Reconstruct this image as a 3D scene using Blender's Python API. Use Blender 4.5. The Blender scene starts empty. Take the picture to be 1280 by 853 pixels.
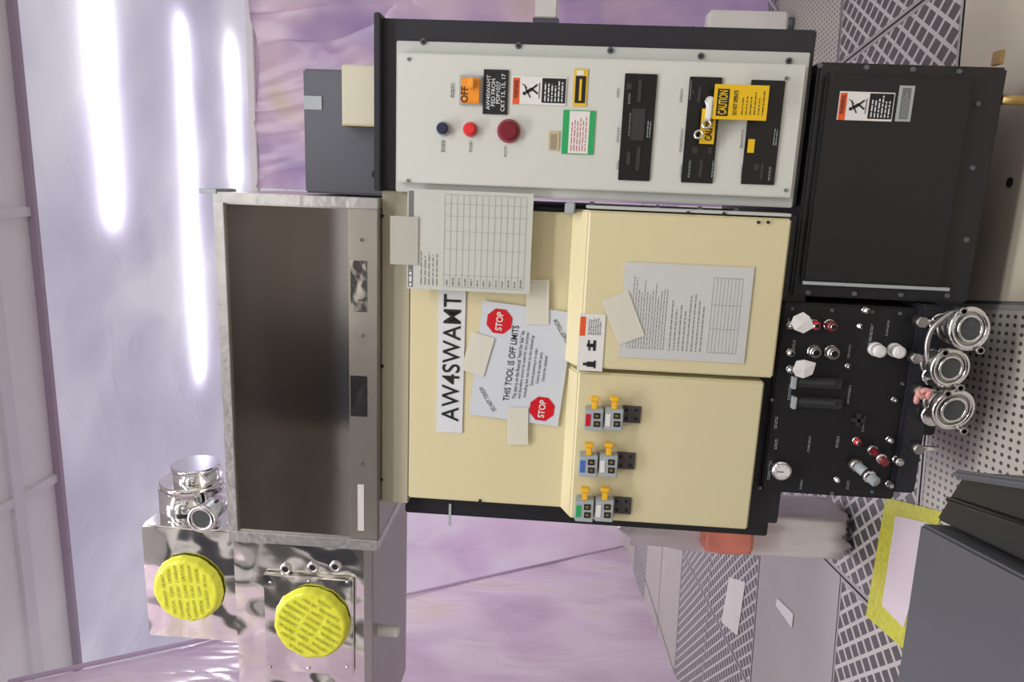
import bpy, bmesh, math, random
from mathutils import Vector, Matrix, noise
random.seed(4)
sc=bpy.context.scene
sc.view_settings.view_transform='Standard'
sc.view_settings.look='None'
# ---------------- camera (photo was taken with the camera turned on its side) -------------
FPX=900.0
t=math.radians(12.2); p=math.radians(3.2); r=math.radians(3.0)
F=Vector((-math.sin(t)*math.cos(p), math.cos(t)*math.cos(p), math.sin(p)))
R0=Vector((math.cos(t),math.sin(t),0))
U0=R0.cross(F)
IR=-U0*math.cos(r)+R0*math.sin(r)
IU=R0*math.cos(r)+U0*math.sin(r)
C=Vector((0.344,-1.63,1.0))
cd=bpy.data.cameras.new('camera'); cam=bpy.data.objects.new('camera',cd); sc.collection.objects.link(cam)
mw=Matrix((IR,IU,-F)).transposed().to_4x4(); mw.translation=C
cam.matrix_world=mw
cd.sensor_width=36; cd.sensor_fit='HORIZONTAL'; cd.lens=36*FPX/1280; cd.clip_start=0.02
sc.camera=cam
def ray(px,py): return IR*((px-640)/FPX)+IU*((426.5-py)/FPX)+F
def W(px,py,Y):
    d=ray(px,py); k=(Y-C.y)/d.y; q=C+d*k; return q.x,q.z
def WZ(px,py,Z):
    d=ray(px,py); k=(Z-C.z)/d.z; return C+d*k
def R(a,b,c,d,Y):
    mx=(a+c)/2; my=(b+d)/2
    x1=W(mx,b,Y)[0]; x0=W(mx,d,Y)[0]; z1=W(a,my,Y)[1]; z0=W(c,my,Y)[1]
    return x0,x1,z0,z1
# ---------------- materials -----------------
def lin(c):
    o=[]
    for v in c:
        v=v/255.0
        o.append(v/12.92 if v<=0.04045 else ((v+0.055)/1.055)**2.4)
    return (*o,1)
def mat(name,col,rough=0.5,metal=0.0,var=0.06,vscale=6,bump=0.0,bscale=40,coat=0,alpha=1.0,bdist=0.01):
    m=bpy.data.materials.new(name); m.use_nodes=True; nt=m.node_tree; b=nt.nodes['Principled BSDF']
    b.inputs['Roughness'].default_value=rough; b.inputs['Metallic'].default_value=metal
    b.inputs['Coat Weight'].default_value=coat; b.inputs['Alpha'].default_value=alpha
    tc=nt.nodes.new('ShaderNodeTexCoord'); n=nt.nodes.new('ShaderNodeTexNoise'); n.inputs['Scale'].default_value=vscale; n.inputs['Detail'].default_value=4
    nt.links.new(tc.outputs['Object'],n.inputs['Vector'])
    mx=nt.nodes.new('ShaderNodeMix'); mx.data_type='RGBA'
    c=lin(col)
    mx.inputs[6].default_value=tuple(v*(1-var) for v in c[:3])+(1,)
    mx.inputs[7].default_value=tuple(min(1,v*(1+var)) for v in c[:3])+(1,)
    nt.links.new(n.outputs['Fac'],mx.inputs[0]); nt.links.new(mx.outputs[2],b.inputs['Base Color'])
    if bump>0:
        n2=nt.nodes.new('ShaderNodeTexNoise'); n2.inputs['Scale'].default_value=bscale; n2.inputs['Detail'].default_value=1.5
        nt.links.new(tc.outputs['Object'],n2.inputs['Vector'])
        bp=nt.nodes.new('ShaderNodeBump'); bp.inputs['Strength'].default_value=bump; bp.inputs['Distance'].default_value=bdist
        nt.links.new(n2.outputs['Fac'],bp.inputs['Height']); nt.links.new(bp.outputs['Normal'],b.inputs['Normal'])
    return m
cream=mat('cream_paint',(217,208,168),0.42,var=0.02)
creamdk=mat('cream_header',(174,168,148),0.45,var=0.03)
panelw=mat('panel_white',(208,211,205),0.4,var=0.02)
framew=mat('frame_grey',(192,196,192),0.42,var=0.02)
black=mat('black_paint',(30,31,35),0.4,var=0.1,bump=0.05,bscale=200)
blackm=mat('black_door',(24,24,28),0.5,var=0.1)
blackf=mat('black_frame',(38,39,46),0.38)
slotm=mat('slot_black',(17,17,18),0.35)
slotg=mat('slot_grey',(52,52,52),0.4)
greyd=mat('dark_grey_box',(92,94,104),0.45,var=0.04)
beige=mat('beige_box',(208,204,184),0.5,var=0.03)
steel=mat('polished_steel',(230,228,222),0.08,1.0,var=0.02,bump=1.0,bscale=4.5,bdist=0.03)
steelb=mat('brushed_steel',(180,178,175),0.36,1.0,var=0.12,vscale=3,bump=0.05,bscale=12)
chrome=mat('chrome',(228,228,228),0.09,1.0)
white=mat('white_plastic',(226,226,224),0.4)
paper=mat('paper_white',(214,218,222),0.6,var=0.02)
tape=mat('tape_white',(232,230,216),0.4,var=0.03,alpha=0.75)
ink=mat('ink',(22,22,24),0.6)
inkg=mat('ink_grey',(112,112,114),0.6)
inkl=mat('ink_light',(135,135,138),0.6)
yellow=mat('tag_yellow',(232,190,20),0.45)
yclip=mat('clip_yellow',(240,190,50),0.4)
orange=mat('orange',(236,150,40),0.4)
worange=mat('warning_orange',(225,90,40),0.45)
red=mat('red',(205,25,38),0.35)
dred=mat('dark_red',(120,28,40),0.3)
brightred=mat('bright_red',(225,40,45),0.3,coat=0.5)
green=mat('green',(40,165,95),0.45)
lgrey=mat('light_grey_plastic',(168,176,180),0.4)
brass=mat('brass',(165,140,85),0.35,0.6)
tan=mat('tan_label',(196,180,140),0.5)
blue=mat('blue_label',(70,110,190),0.4)
navy=mat('navy_button',(45,45,75),0.3)
pink=mat('pink_tape',(222,160,155),0.5)
postw=mat('post_white',(222,220,216),0.4)
gunm=mat('plate_gunmetal',(95,92,92),0.45,0.5)
boxgrey=mat('crate_grey',(80,82,88),0.5,var=0.04)
boxblack=mat('crate_black',(26,27,32),0.35)
dkport=mat('port_glass_dark',(80,84,86),0.12,0.3)
darkrefl=mat('reflection_dark',(34,34,38),0.5)

def nmath(nt,op,a,b=None):
    n=nt.nodes.new('ShaderNodeMath'); n.operation=op
    for i,v in enumerate((a,b)):
        if v is None: continue
        if isinstance(v,(int,float)): n.inputs[i].default_value=v
        else: nt.links.new(v,n.inputs[i])
    return n.outputs[0]
def grate(name,kind,pu,pv,thr,colm,colh):
    m=mat(name,colm,0.4,0.1); nt=m.node_tree; b=nt.nodes['Principled BSDF']
    tc=[n for n in nt.nodes if n.type=='TEX_COORD'][0]
    s=nt.nodes.new('ShaderNodeSeparateXYZ'); nt.links.new(tc.outputs['Object'],s.inputs[0])
    fu=nmath(nt,'ABSOLUTE',nmath(nt,'SUBTRACT',nmath(nt,'FRACT',nmath(nt,'MULTIPLY',s.outputs[0],1/pu)),0.5))
    fv=nmath(nt,'ABSOLUTE',nmath(nt,'SUBTRACT',nmath(nt,'FRACT',nmath(nt,'MULTIPLY',s.outputs[1],1/pv)),0.5))
    if kind=='diamond':
        d=nmath(nt,'ABSOLUTE',nmath(nt,'SUBTRACT',nmath(nt,'ADD',fu,fv),0.5))
        hole=nmath(nt,'GREATER_THAN',d,thr)
    else:
        d=nmath(nt,'SQRT',nmath(nt,'ADD',nmath(nt,'MULTIPLY',fu,fu),nmath(nt,'MULTIPLY',fv,fv)))
        hole=nmath(nt,'LESS_THAN',d,thr)
    old=b.inputs['Base Color'].links[0].from_socket
    mx=nt.nodes.new('ShaderNodeMix'); mx.data_type='RGBA'
    nt.links.new(hole,mx.inputs[0]); nt.links.new(old,mx.inputs[6]); mx.inputs[7].default_value=lin(colh)
    nt.links.new(mx.outputs[2],b.inputs['Base Color'])
    return m
f_diam=grate('floor_grate','diamond',0.062,0.085,0.12,(200,198,194),(86,86,86))
f_hole=grate('floor_perforated','hole',0.019,0.026,0.24,(196,192,182),(84,82,78))
f_beige=mat('floor_beige',(194,186,168),0.45,var=0.08,vscale=9)
f_plate=mat('floor_plate',(174,172,168),0.35,0.25,var=0.1,vscale=3)
f_sub=mat('floor_gap',(120,120,120),0.7)

def curtain(name,cols,transl,scale=0.5,bumps=0.6,rough=0.22,ws=2.2,bd=0.12,pos=(0.3,0.45,0.58,0.7)):
    m=bpy.data.materials.new(name); m.use_nodes=True; nt=m.node_tree; b=nt.nodes['Principled BSDF']; out=nt.nodes['Material Output']
    tc=nt.nodes.new('ShaderNodeTexCoord')
    n=nt.nodes.new('ShaderNodeTexNoise'); n.inputs['Scale'].default_value=scale; n.inputs['Detail'].default_value=2.5; n.inputs['Distortion'].default_value=0.3
    nt.links.new(tc.outputs['Object'],n.inputs['Vector'])
    cr=nt.nodes.new('ShaderNodeValToRGB'); cr.color_ramp.elements[0].position=pos[0]; cr.color_ramp.elements[1].position=pos[1]
    cr.color_ramp.elements[0].color=lin(cols[0]); cr.color_ramp.elements[1].color=lin(cols[1])
    for k in range(2,len(cols)):
        e=cr.color_ramp.elements.new(pos[k]); e.color=lin(cols[k])
    nt.links.new(n.outputs['Fac'],cr.inputs[0])
    nt.links.new(cr.outputs[0],b.inputs['Base Color']); b.inputs['Roughness'].default_value=rough
    b.inputs['Specular IOR Level'].default_value=0.8
    w=nt.nodes.new('ShaderNodeTexNoise'); w.inputs['Scale'].default_value=ws; w.inputs['Detail'].default_value=2.5; w.inputs['Distortion'].default_value=1.0
    mp=nt.nodes.new('ShaderNodeMapping'); mp.inputs['Rotation'].default_value=(0.4,0.5,0.3); mp.inputs['Scale'].default_value=(1,1,0.35)
    nt.links.new(tc.outputs['Object'],mp.inputs[0]); nt.links.new(mp.outputs[0],w.inputs['Vector'])
    fold=nmath(nt,'POWER',nmath(nt,'ABSOLUTE',nmath(nt,'SUBTRACT',w.outputs['Fac'],0.5)),0.7)
    bp=nt.nodes.new('ShaderNodeBump'); bp.inputs['Strength'].default_value=bumps; bp.inputs['Distance'].default_value=bd
    nt.links.new(fold,bp.inputs['Height']); nt.links.new(bp.outputs['Normal'],b.inputs['Normal'])
    tr=nt.nodes.new('ShaderNodeBsdfTranslucent'); nt.links.new(cr.outputs[0],tr.inputs['Color'])
    ms=nt.nodes.new('ShaderNodeMixShader'); ms.inputs[0].default_value=transl
    nt.links.new(b.outputs[0],ms.inputs[1]); nt.links.new(tr.outputs[0],ms.inputs[2]); nt.links.new(ms.outputs[0],out.inputs[0])
    return m
curt_back=curtain('plastic_sheet_lavender',[(206,194,216),(222,213,230),(240,233,242)],0.6)
curt_pink=curtain('plastic_sheet_pink',[(228,198,226),(240,216,238),(250,238,248)],0.65,scale=0.9)
curt_left=curtain('plastic_sheet_purple',[(192,168,192),(212,188,210),(228,208,226),(222,204,200)],0.5,scale=0.9,bumps=0.45)
curt_right=curtain('plastic_sheet_violet',[(150,132,184),(184,160,196),(218,194,210),(210,190,168)],0.5,scale=1.7,bumps=0.45)
curt_ceil=curtain('plastic_sheet_ceiling',[(186,180,202),(202,198,216),(222,219,231)],0.6,scale=0.7,bumps=0.45,bd=0.1,ws=1.4)
curt_neutral=curtain('cleanroom_wall_panel',[(80,78,76),(190,186,182),(246,244,240)],0.2,scale=1.1,bumps=0.1,pos=(0.4,0.47,0.56))
# ---------------- mesh helpers -----------------
def link(o,parent):
    sc.collection.objects.link(o)
    if parent is not None: o.parent=parent
    return o
def grp(name,loc=(0,0,0),rot=(0,0,0)):
    e=bpy.data.objects.new(name,None); e.empty_display_size=0.05; e.location=loc; e.rotation_euler=rot; sc.collection.objects.link(e); return e
def meshobj(name,bm,m,parent,loc=(0,0,0),smooth=False):
    me=bpy.data.meshes.new(name); bm.normal_update(); bm.to_mesh(me); bm.free()
    if m: me.materials.append(m)
    if smooth:
        for f in me.polygons: f.use_smooth=True
    o=bpy.data.objects.new(name,me); o.location=loc; return link(o,parent)
def box(parent,name,x0,x1,y0,y1,z0,z1,m,bev=0.0,rot=None):
    bm=bmesh.new(); bmesh.ops.create_cube(bm,size=1)
    sx,sy,sz=abs(x1-x0),abs(y1-y0),abs(z1-z0)
    for v in bm.verts: v.co=Vector((v.co.x*sx,v.co.y*sy,v.co.z*sz))
    if bev>0: bmesh.ops.bevel(bm,geom=bm.edges[:],offset=min(bev,min(sx,sy,sz)*0.45),segments=2,affect='EDGES')
    o=meshobj(name,bm,m,parent,((x0+x1)/2,(y0+y1)/2,(z0+z1)/2))
    if rot: o.rotation_euler=rot
    return o
def pbox(parent,name,a,b,c,d,Y,th,m,bev=0.0,rot=None):
    x0,x1,z0,z1=R(a,b,c,d,Y); return box(parent,name,x0,x1,Y,Y+th,z0,z1,m,bev,rot)
def cyl(parent,name,p0,p1,rad,m,seg=32,rad2=None,bev=0.0):
    p0=Vector(p0);p1=Vector(p1);d=p1-p0
    bm=bmesh.new(); bmesh.ops.create_cone(bm,cap_ends=True,segments=seg,radius1=rad,radius2=rad if rad2 is None else rad2,depth=d.length)
    if bev>0:
        es=[e for e in bm.edges if len(e.link_faces)==2 and any(len(f.verts)>4 for f in e.link_faces)]
        bmesh.ops.bevel(bm,geom=es,offset=bev,segments=2,affect='EDGES')
    for f in bm.faces: f.smooth=len(f.verts)<=4
    me=bpy.data.meshes.new(name); bm.to_mesh(me); bm.free(); me.materials.append(m)
    o=bpy.data.objects.new(name,me); o.location=(p0+p1)/2; o.rotation_mode='QUATERNION'; o.rotation_quaternion=d.to_track_quat('Z','Y'); return link(o,parent)
def knob(parent,name,px,py,Y,radpx,depth,m,**k):
    x,z=W(px,py,Y); rad=radpx/560.0
    return cyl(parent,name,(x,Y,z),(x,Y-depth,z),rad,m,**k)
def torus(parent,name,c,axis,R1,R2,m):
    bm=bmesh.new(); n1,n2=36,10; vs=[]
    for i in range(n1):
        a=2*math.pi*i/n1
        vs.append([bm.verts.new(((R1+R2*math.cos(2*math.pi*j/n2))*math.cos(a),(R1+R2*math.cos(2*math.pi*j/n2))*math.sin(a),R2*math.sin(2*math.pi*j/n2))) for j in range(n2)])
    for i in range(n1):
        for j in range(n2):
            bm.faces.new((vs[i][j],vs[(i+1)%n1][j],vs[(i+1)%n1][(j+1)%n2],vs[i][(j+1)%n2]))
    o=meshobj(name,bm,m,parent,c,True); o.rotation_mode='QUATERNION'; o.rotation_quaternion=Vector(axis).to_track_quat('Z','Y'); return o
def quads(parent,name,rects,Y,m):
    bm=bmesh.new()
    for (x0,x1,z0,z1) in rects:
        vs=[bm.verts.new((x0,Y,z0)),bm.verts.new((x1,Y,z0)),bm.verts.new((x1,Y,z1)),bm.verts.new((x0,Y,z1))]; bm.faces.new(vs)
    return meshobj(name,bm,m,parent)
def textlines(x0,x1,z0,z1,rows,fill=0.45,wl=0.012,short=0.3):
    out=[]; h=(z1-z0)/rows
    for i in range(rows):
        z=z1-(i+0.5)*h; x=x0; end=x0+(x1-x0)*(1-random.random()*short)
        while x<end:
            w=wl*(0.4+random.random()); out.append((x,min(x+w,end),z-h*fill/2,z+h*fill/2)); x+=w+wl*0.25
    return out
def text(parent,name,s,x0,x1,z0,z1,Y,m,bold=0.0,ang=0,line=1.0,space=1.0):
    cu=bpy.data.curves.new(name,'FONT'); cu.body=s; cu.align_x='CENTER'; cu.align_y='CENTER'; cu.size=1; cu.offset=bold; cu.space_line=line; cu.space_character=space
    cu.materials.append(m)
    o=bpy.data.objects.new(name,cu); sc.collection.objects.link(o); bpy.context.view_layer.update()
    bb=[Vector(b) for b in o.bound_box]; w=max(b.x for b in bb)-min(b.x for b in bb); h=max(b.y for b in bb)-min(b.y for b in bb)
    ccx=(max(b.x for b in bb)+min(b.x for b in bb))/2; ccy=(max(b.y for b in bb)+min(b.y for b in bb))/2
    sx=(x1-x0)/w; sy=(z1-z0)/h
    cx=(x0+x1)/2; cz=(z0+z1)/2
    ca,sa=math.cos(ang),math.sin(ang)
    ox=ccx*sx; oz=ccy*sy
    o.scale=(sx,sy,1)
    o.rotation_euler=(Matrix.Rotation(-ang,3,'Y')@Matrix.Rotation(math.pi/2,3,'X')).to_euler()
    o.location=(cx-(ox*ca-oz*sa),Y,cz-(ox*sa+oz*ca))
    o.parent=parent; return o
def ptext(parent,name,s,a,b,c,d,Y,m,bold=0.0,line=1.0,space=1.0):
    x0,x1,z0,z1=R(a,b,c,d,Y); return text(parent,name,s,x0,x1,z0,z1,Y,m,bold,0,line,space)
def bolts(parent,name,pts,Y,radpx,m,depth=0.004):
    bm=bmesh.new()
    for px,py in pts:
        x,z=W(px,py,Y)
        mt=Matrix.Translation((x,Y-depth/2,z))@Matrix.Rotation(math.pi/2,4,'X')
        bmesh.ops.create_cone(bm,cap_ends=True,segments=14,radius1=radpx/560,radius2=radpx/560*0.8,depth=depth,matrix=mt)
    return meshobj(name,bm,m,parent)
def prism(parent,name,pts,z0,z1,m):
    bm=bmesh.new(); lo=[bm.verts.new((q[0],q[1],z0)) for q in pts]; hi=[bm.verts.new((q[0],q[1],z1)) for q in pts]
    bm.faces.new(hi); bm.faces.new(list(reversed(lo))); n=len(pts)
    for i in range(n): bm.faces.new((lo[i],lo[(i+1)%n],hi[(i+1)%n],hi[i]))
    bmesh.ops.recalc_face_normals(bm,faces=bm.faces[:])
    bmesh.ops.bevel(bm,geom=bm.edges[:],offset=0.004,segments=2,affect='EDGES')
    return meshobj(name,bm,m,parent)
def doorbox(parent,name,x0,x1,z0,z1,yf,yb,ch,m):
    bm=bmesh.new()
    b=[bm.verts.new(v) for v in ((x0,yb,z0),(x1,yb,z0),(x1,yb,z1+ch),(x0,yb,z1+ch))]
    f=[bm.verts.new(v) for v in ((x0,yf,z0),(x1,yf,z0),(x1,yf,z1),(x0,yf,z1))]
    bm.faces.new(f); bm.faces.new(list(reversed(b)))
    for i in range(4): bm.faces.new((b[i],b[(i+1)%4],f[(i+1)%4],f[i]))
    bmesh.ops.recalc_face_normals(bm,faces=bm.faces[:])
    bmesh.ops.bevel(bm,geom=bm.edges[:],offset=0.004,segments=3,affect='EDGES')
    return meshobj(name,bm,m,parent)
def sheet(name,p00,p10,p11,p01,nu,nv,amp,m,seed=0,foldf=3.0,parent=None):
    p00,p10,p11,p01=map(Vector,(p00,p10,p11,p01))
    n=(p10-p00).cross(p01-p00).normalized(); bm=bmesh.new(); g=[]
    for i in range(nu+1):
        row=[]
        for j in range(nv+1):
            u=i/nu;v=j/nv
            q=(p00*(1-u)+p10*u)*(1-v)+(p01*(1-u)+p11*u)*v
            a=noise.noise(Vector((u*foldf*3+seed,v*0.8,seed)))+0.4*noise.noise(Vector((u*foldf*7,v*1.5+seed,seed)))+0.3*noise.noise(q*1.7+Vector((seed,0,0)))
            row.append(bm.verts.new(q+n*a*amp))
        g.append(row)
    for i in range(nu):
        for j in range(nv): bm.faces.new((g[i][j],g[i+1][j],g[i+1][j+1],g[i][j+1]))
    return meshobj(name,bm,m,parent,(0,0,0),True)
# ---------------- floor -----------------
def make_floor():
    me=bpy.data.meshes.new('floor'); bm=bmesh.new()
    mats=[f_sub,f_diam,f_hole,f_beige,f_plate]
    for m in mats: me.materials.append(m)
    def q(a,b,c,d,z,mi):
        vs=[bm.verts.new((a,c,z)),bm.verts.new((b,c,z)),bm.verts.new((b,d,z)),bm.verts.new((a,d,z))]; f=bm.faces.new(vs); f.material_index=mi
    q(-6,8,-3,12,-0.006,0)
    def col(l0,l1,rows):
        for d0,d1,k in rows: 
            q(l0+.004,l1-.004,d0+.004,d1-.004,0,k)
            if k in (1,2):
                w=0.016
                for (a,b,c,d) in ((l0+.004,l0+w,d0+.004,d1-.004),(l1-w,l1-.004,d0+.004,d1-.004),(l0+w,l1-w,d0+.004,d0+w),(l0+w,l1-w,d1-w,d1-.004)): q(a,b,c,d,0.0008,4)
    low=[(-3,-1.45,3),(-1.45,-.6,3),(-.6,.25,3),(.25,1.1,3)]
    hi=lambda s,k:[(s+i*.85,s+(i+1)*.85,k if i%3 else 1) for i in range(9)]
    for i in range(6):
        l=0.02+i*.85; col(l,l+.85,low+[(1.1,1.95,3),(1.95,2.8,1),(2.8,3.65,2)]+hi(3.65,3))
    col(-.9,.02,[(-3,.25,3),(.25,1.1,2),(1.1,1.95,2),(1.95,2.8,1),(2.8,3.65,1),(3.65,4.5,1)]+hi(4.5,2))
    col(-1.8,-.9,[(-3,.25,3),(.25,1.5,2),(1.5,2.4,1),(2.4,3.28,4),(3.28,4.2,1)]+hi(4.2,2))
    for i in range(4):
        l=-2.7-i*.9; col(l,l+.9,[(-3,.25,3),(.25,1.5,2),(1.5,2.4,1),(2.4,3.28,1),(3.28,4.2,1)]+hi(4.2,2))
    bm.to_mesh(me); bm.free(); o=bpy.data.objects.new('floor',me); o.location=(C.x,C.y,0); o.rotation_euler=(0,0,math.radians(8)); sc.collection.objects.link(o)
make_floor()
def floorpatch(name,pts,z,th,m,parent=None):
    P=[WZ(a,b,z) for a,b in pts]
    bm=bmesh.new(); lo=[bm.verts.new((q.x,q.y,z)) for q in P]; hi=[bm.verts.new((q.x,q.y,z+th)) for q in P]; n=len(P)
    bm.faces.new(hi); bm.faces.new(list(reversed(lo)))
    for i in range(n): bm.faces.new((lo[i],lo[(i+1)%n],hi[(i+1)%n],hi[i]))
    bmesh.ops.recalc_face_normals(bm,faces=bm.faces[:])
    return meshobj(name,bm,m,parent)
ytape=mat('caution_tape',(205,205,60),0.45,var=0.3,vscale=60)
tf=grp('taped_floor_opening')
floorpatch('tape_frame',[(1108,622),(1178,640),(1130,812),(1083,770)],0.002,0.002,ytape,tf)
floorpatch('cover_sheet',[(1120,645),(1165,655),(1130,785),(1103,757)],0.005,0.002,mat('pink_sheet',(226,215,222),0.4),tf)
floorpatch('paper_sheet',[(972,748),(992,768),(990,785),(970,757)],0.002,0.002,white)
floorpatch('paper_sheet.001',[(912,722),(932,728),(922,795),(902,778)],0.002,0.002,mat('card_white',(222,220,212),0.5))
fh=grp('floor_drain_hole'); q=WZ(1262,228,0.001); cyl(fh,'hole_plug',(q.x,q.y,0.0005),(q.x,q.y,0.002),0.011,ink)
# ---------------- room shell -----------------
H=4.4
yb=7.4
sheet('wall_back',(-7,yb,0.0),(7,yb,0.0),(7,yb,H),(-7,yb,H),90,40,0.10,curt_back,3,6)
A0=WZ(779,684,0.0); A1=WZ(850,862,0.0); dirv=(A1-A0).normalized()
nearp=A1+dirv*4.5
nl=Vector((-dirv.y,dirv.x,0))
def onwall(px,py):
    d=ray(px,py); k=(A0-C).dot(nl)/d.dot(nl); return C+d*k
T0=onwall(470,752); up=(T0-A0); topf=A0+up*(H/T0.z)
sheet('wall_left',A0,nearp,nearp+Vector((0,0,H)),topf,90,60,0.06,curt_left,8,2)
hm=grp('curtain_hem'); cyl(hm,'hem',A0+Vector((0,0,0.01)),A0+up*((H-0.1)/T0.z),0.016,mat('hem_purple',(214,194,220),0.4))
pk0=A0+Vector((-2.2,0.3,0)); 
sheet('plastic_curtain',pk0,A0+Vector((1.6,0.25,0)),A0+Vector((1.6,0.25,H-0.02)),pk0+Vector((0,0,H-0.02)),70,40,0.06,curt_pink,5,3)
Yr=2.35
xa,zt=W(322,235,Yr); xb=xa+5.2
rc=sheet('plastic_curtain.001',(xa,Yr,0.0),(xb,Yr,0.0),(xb,Yr,zt),(xa,Yr,zt),80,40,0.06,curt_right,2,4)
box(rc,'curtain_rail',xa-0.02,xb,Yr-0.015,Yr+0.015,zt-0.01,zt+0.03,mat('rail_white',(225,222,228),0.4),0.004)
# ceiling
Yb=WZ(52,426,H).y
cm=mat('ceiling_panel',(236,234,238),0.4,var=0.04,vscale=2)
ceil=grp('ceiling')
box(ceil,'ceiling_panels',-7,7,-4,Yb,H,H+0.05,cm)
sheet('ceiling_sheet',(-7,Yb,H),(7,Yb,H),(7,yb,H),(-7,yb,H),80,40,0.02,curt_ceil,11,4,parent=ceil)
beamm=mat('beam_purple_grey',(168,152,170),0.4); beam2=mat('beam_light',(224,221,228),0.4)
box(ceil,'beam_1',-7,7,Yb-0.015,Yb+0.02,H-0.05,H,beamm)
box(ceil,'beam_2',-7,7,Yb-0.42,Yb-0.33,H-0.03,H,beam2)
for i,px in enumerate((265,625,)):
    q=WZ(20,px,H); box(ceil,'cross_%d'%i,q.x-0.03,q.x+0.03,-4,Yb,H-0.025,H,beam2)
sheet('wall_front',(-6,-3.9,0),(7,-3.9,0),(7,-3.9,H),(-6,-3.9,H),50,20,0.04,curt_neutral,21,5)
# ---------------- unseen dark blocks added behind the camera to darken the steel reflections ------
rk=grp('reflection_block')
box(rk,'cabinet',-2.1,-0.75,-3.5,-2.8,0.0,3.1,darkrefl,0.01)
for i in range(5): box(rk,'block_panel_%d'%i,-2.05,-0.8,-2.8,-2.785,0.1+i*0.6,0.62+i*0.6,blackf,0.006)
rk2=grp('reflection_block.001')  # second added block, unseen, gives the chamber steel more reflected contrast
box(rk2,'cabinet',-4.0,-3.5,-3.4,-2.9,0.0,2.4,darkrefl,0.01)
box(rk2,'door',-3.95,-3.55,-2.9,-2.885,0.1,2.3,greyd,0.006)  # face panel of the added block
# ---------------- lights -----------------
def area(name,loc,sx,sy,e,col=(1,1,1),rot=(0,0,0)):
    l=bpy.data.lights.new(name,'AREA'); l.shape='RECTANGLE'; l.size=sx; l.size_y=sy; l.energy=e; l.color=col
    o=bpy.data.objects.new(name,l); o.location=loc; o.rotation_euler=rot; sc.collection.objects.link(o); return o
def tube(i,a,b,zz,e,w=0.1):
    P=WZ(*a,zz);Q=WZ(*b,zz); L=(P-Q).length; c=(P+Q)/2
    area('fluorescent_light_%d'%i,(c.x,c.y,zz),L,w,e,(0.97,0.97,1))
tube(1,(92,-30),(132,275),H+0.11,15,0.07)
tube(2,(203,20),(242,468),H+0.11,19,0.07)
tube(3,(268,50),(288,230),H+0.11,9,0.07)
area('ceiling_light_1',(-1.2,-1.6,H-0.08),3.0,0.5,110,(1,0.98,0.96))
area('ceiling_light_2',(1.8,-2.6,H-0.08),3.0,0.5,110,(1,0.98,0.96))
area('back_fill_light',(-1.8,5.2,H-0.1),1.2,0.3,75,(1,0.98,1))  # added fill, lifts the back curtains; not one of the room's fixtures
w=bpy.data.worlds.new('world'); sc.world=w; w.use_nodes=True
w.node_tree.nodes['Background'].inputs[0].default_value=(0.98,0.965,0.985,1); w.node_tree.nodes['Background'].inputs[1].default_value=0.97
# ================= MAIN TOOL =====================
tool=grp('process_tool_cabinet')
bx=R(508,262,985,657,0.03); 
cz_top=W(477,300,0.0)[1]
box(tool,'black_body',bx[0],bx[1],0.03,0.75,bx[2],bx[3],black,0.003)
cp=R(512,262,715,629,0.0)
box(tool,'cream_upper_panel',cp[0],cp[1],0.0,0.03,cp[2]-0.4,cp[3],cream,0.003)
hp=R(475,250,512,629,0.0)
box(tool,'header_panel',hp[0],hp[1]+0.02,0.002,0.3,cp[3]+0.001,cz_top,creamdk,0.002)
dr=R(730,268,979,467,-0.06)
doorbox(tool,'door_right',dr[0],dr[1],dr[2],dr[3],-0.06,0.0,0.035,cream)
dl=R(717,471,946,656,-0.05)
doorbox(tool,'door_left',dl[0],dl[1],dl[2],dl[3],-0.05,0.02,0.03,cream)
bolts(tool,'panel_screws',[(478,270),(478,458),(477,600),(600,626),(640,266)],0.0,2.2,ink)
pbox(tool,'latch_bracket',706,253,719,268,-0.05,0.05,lgrey,0.003)
pbox(tool,'door_edge_trim',733,262,990,266,-0.062,0.06,framew,0.001)
bolts(tool,'frame_bolts',[(948,278),(960,278),(860,266),(905,267)],-0.062,2.0,ink)
sl=R(950,268,985,655,-0.012)
box(tool,'bottom_sill',sl[0],sl[1],-0.012,0.1,sl[2]-0.02,sl[3]+0.04,blackf,0.003)
box(tool,'seam_line',W(562,657,0.028)[0],W(562,630,0.028)[0],0.026,0.03,W(564,640,0.028)[1],W(561,640,0.028)[1],lgrey)
# ================= CONTROL CABINET =====================
cc=grp('electrical_control_cabinet')
lr=R(1005,80,1236,376,-0.025)
fr=R(495,58,1003,250,-0.02)
blk=R(476,36,1012,240,-0.005)
box(cc,'black_housing',hp[1]+0.022,blk[1]+0.01,-0.005,0.8,lr[3]+0.004,cz_top,blackf,0.003)
box(cc,'top_cap',fr[0]-0.0,blk[1]+0.016,-0.03,0.8,cz_top-0.004,cz_top+0.01,blackf,0.002)
box(cc,'front_frame',fr[0],fr[1],-0.02,-0.004,max(fr[2],lr[3]+0.004),fr[3],framew,0.002)
dd=R(497,73,1000,238,-0.038)
box(cc,'front_door',dd[0],dd[1],-0.038,-0.021,dd[2],dd[3],panelw,0.0025)
bolts(cc,'frame_bolts',[(529,52),(648,57),(763,63),(876,70),(986,76),(740,256),(822,260),(875,262),(920,264)],-0.02,4,greyd)
bolts(cc,'bolt_heads',[(529,52),(648,57),(763,63),(876,70),(986,76)],-0.024,1.8,ink)
bolts(cc,'door_screws',[(511,74),(510,226),(983,98),(982,238)],-0.038,2.2,inkg)
Yd=-0.039
pbox(cc,'black_slot_1',777,92,817,226,Yd-0.003,0.006,slotm,0.001)
pbox(cc,'slot_window_1',789,136,806,176,Yd-0.005,0.004,slotg,0.001)
pbox(cc,'black_slot_2',857,96,897,229,Yd-0.003,0.006,slotm,0.001)
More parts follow.
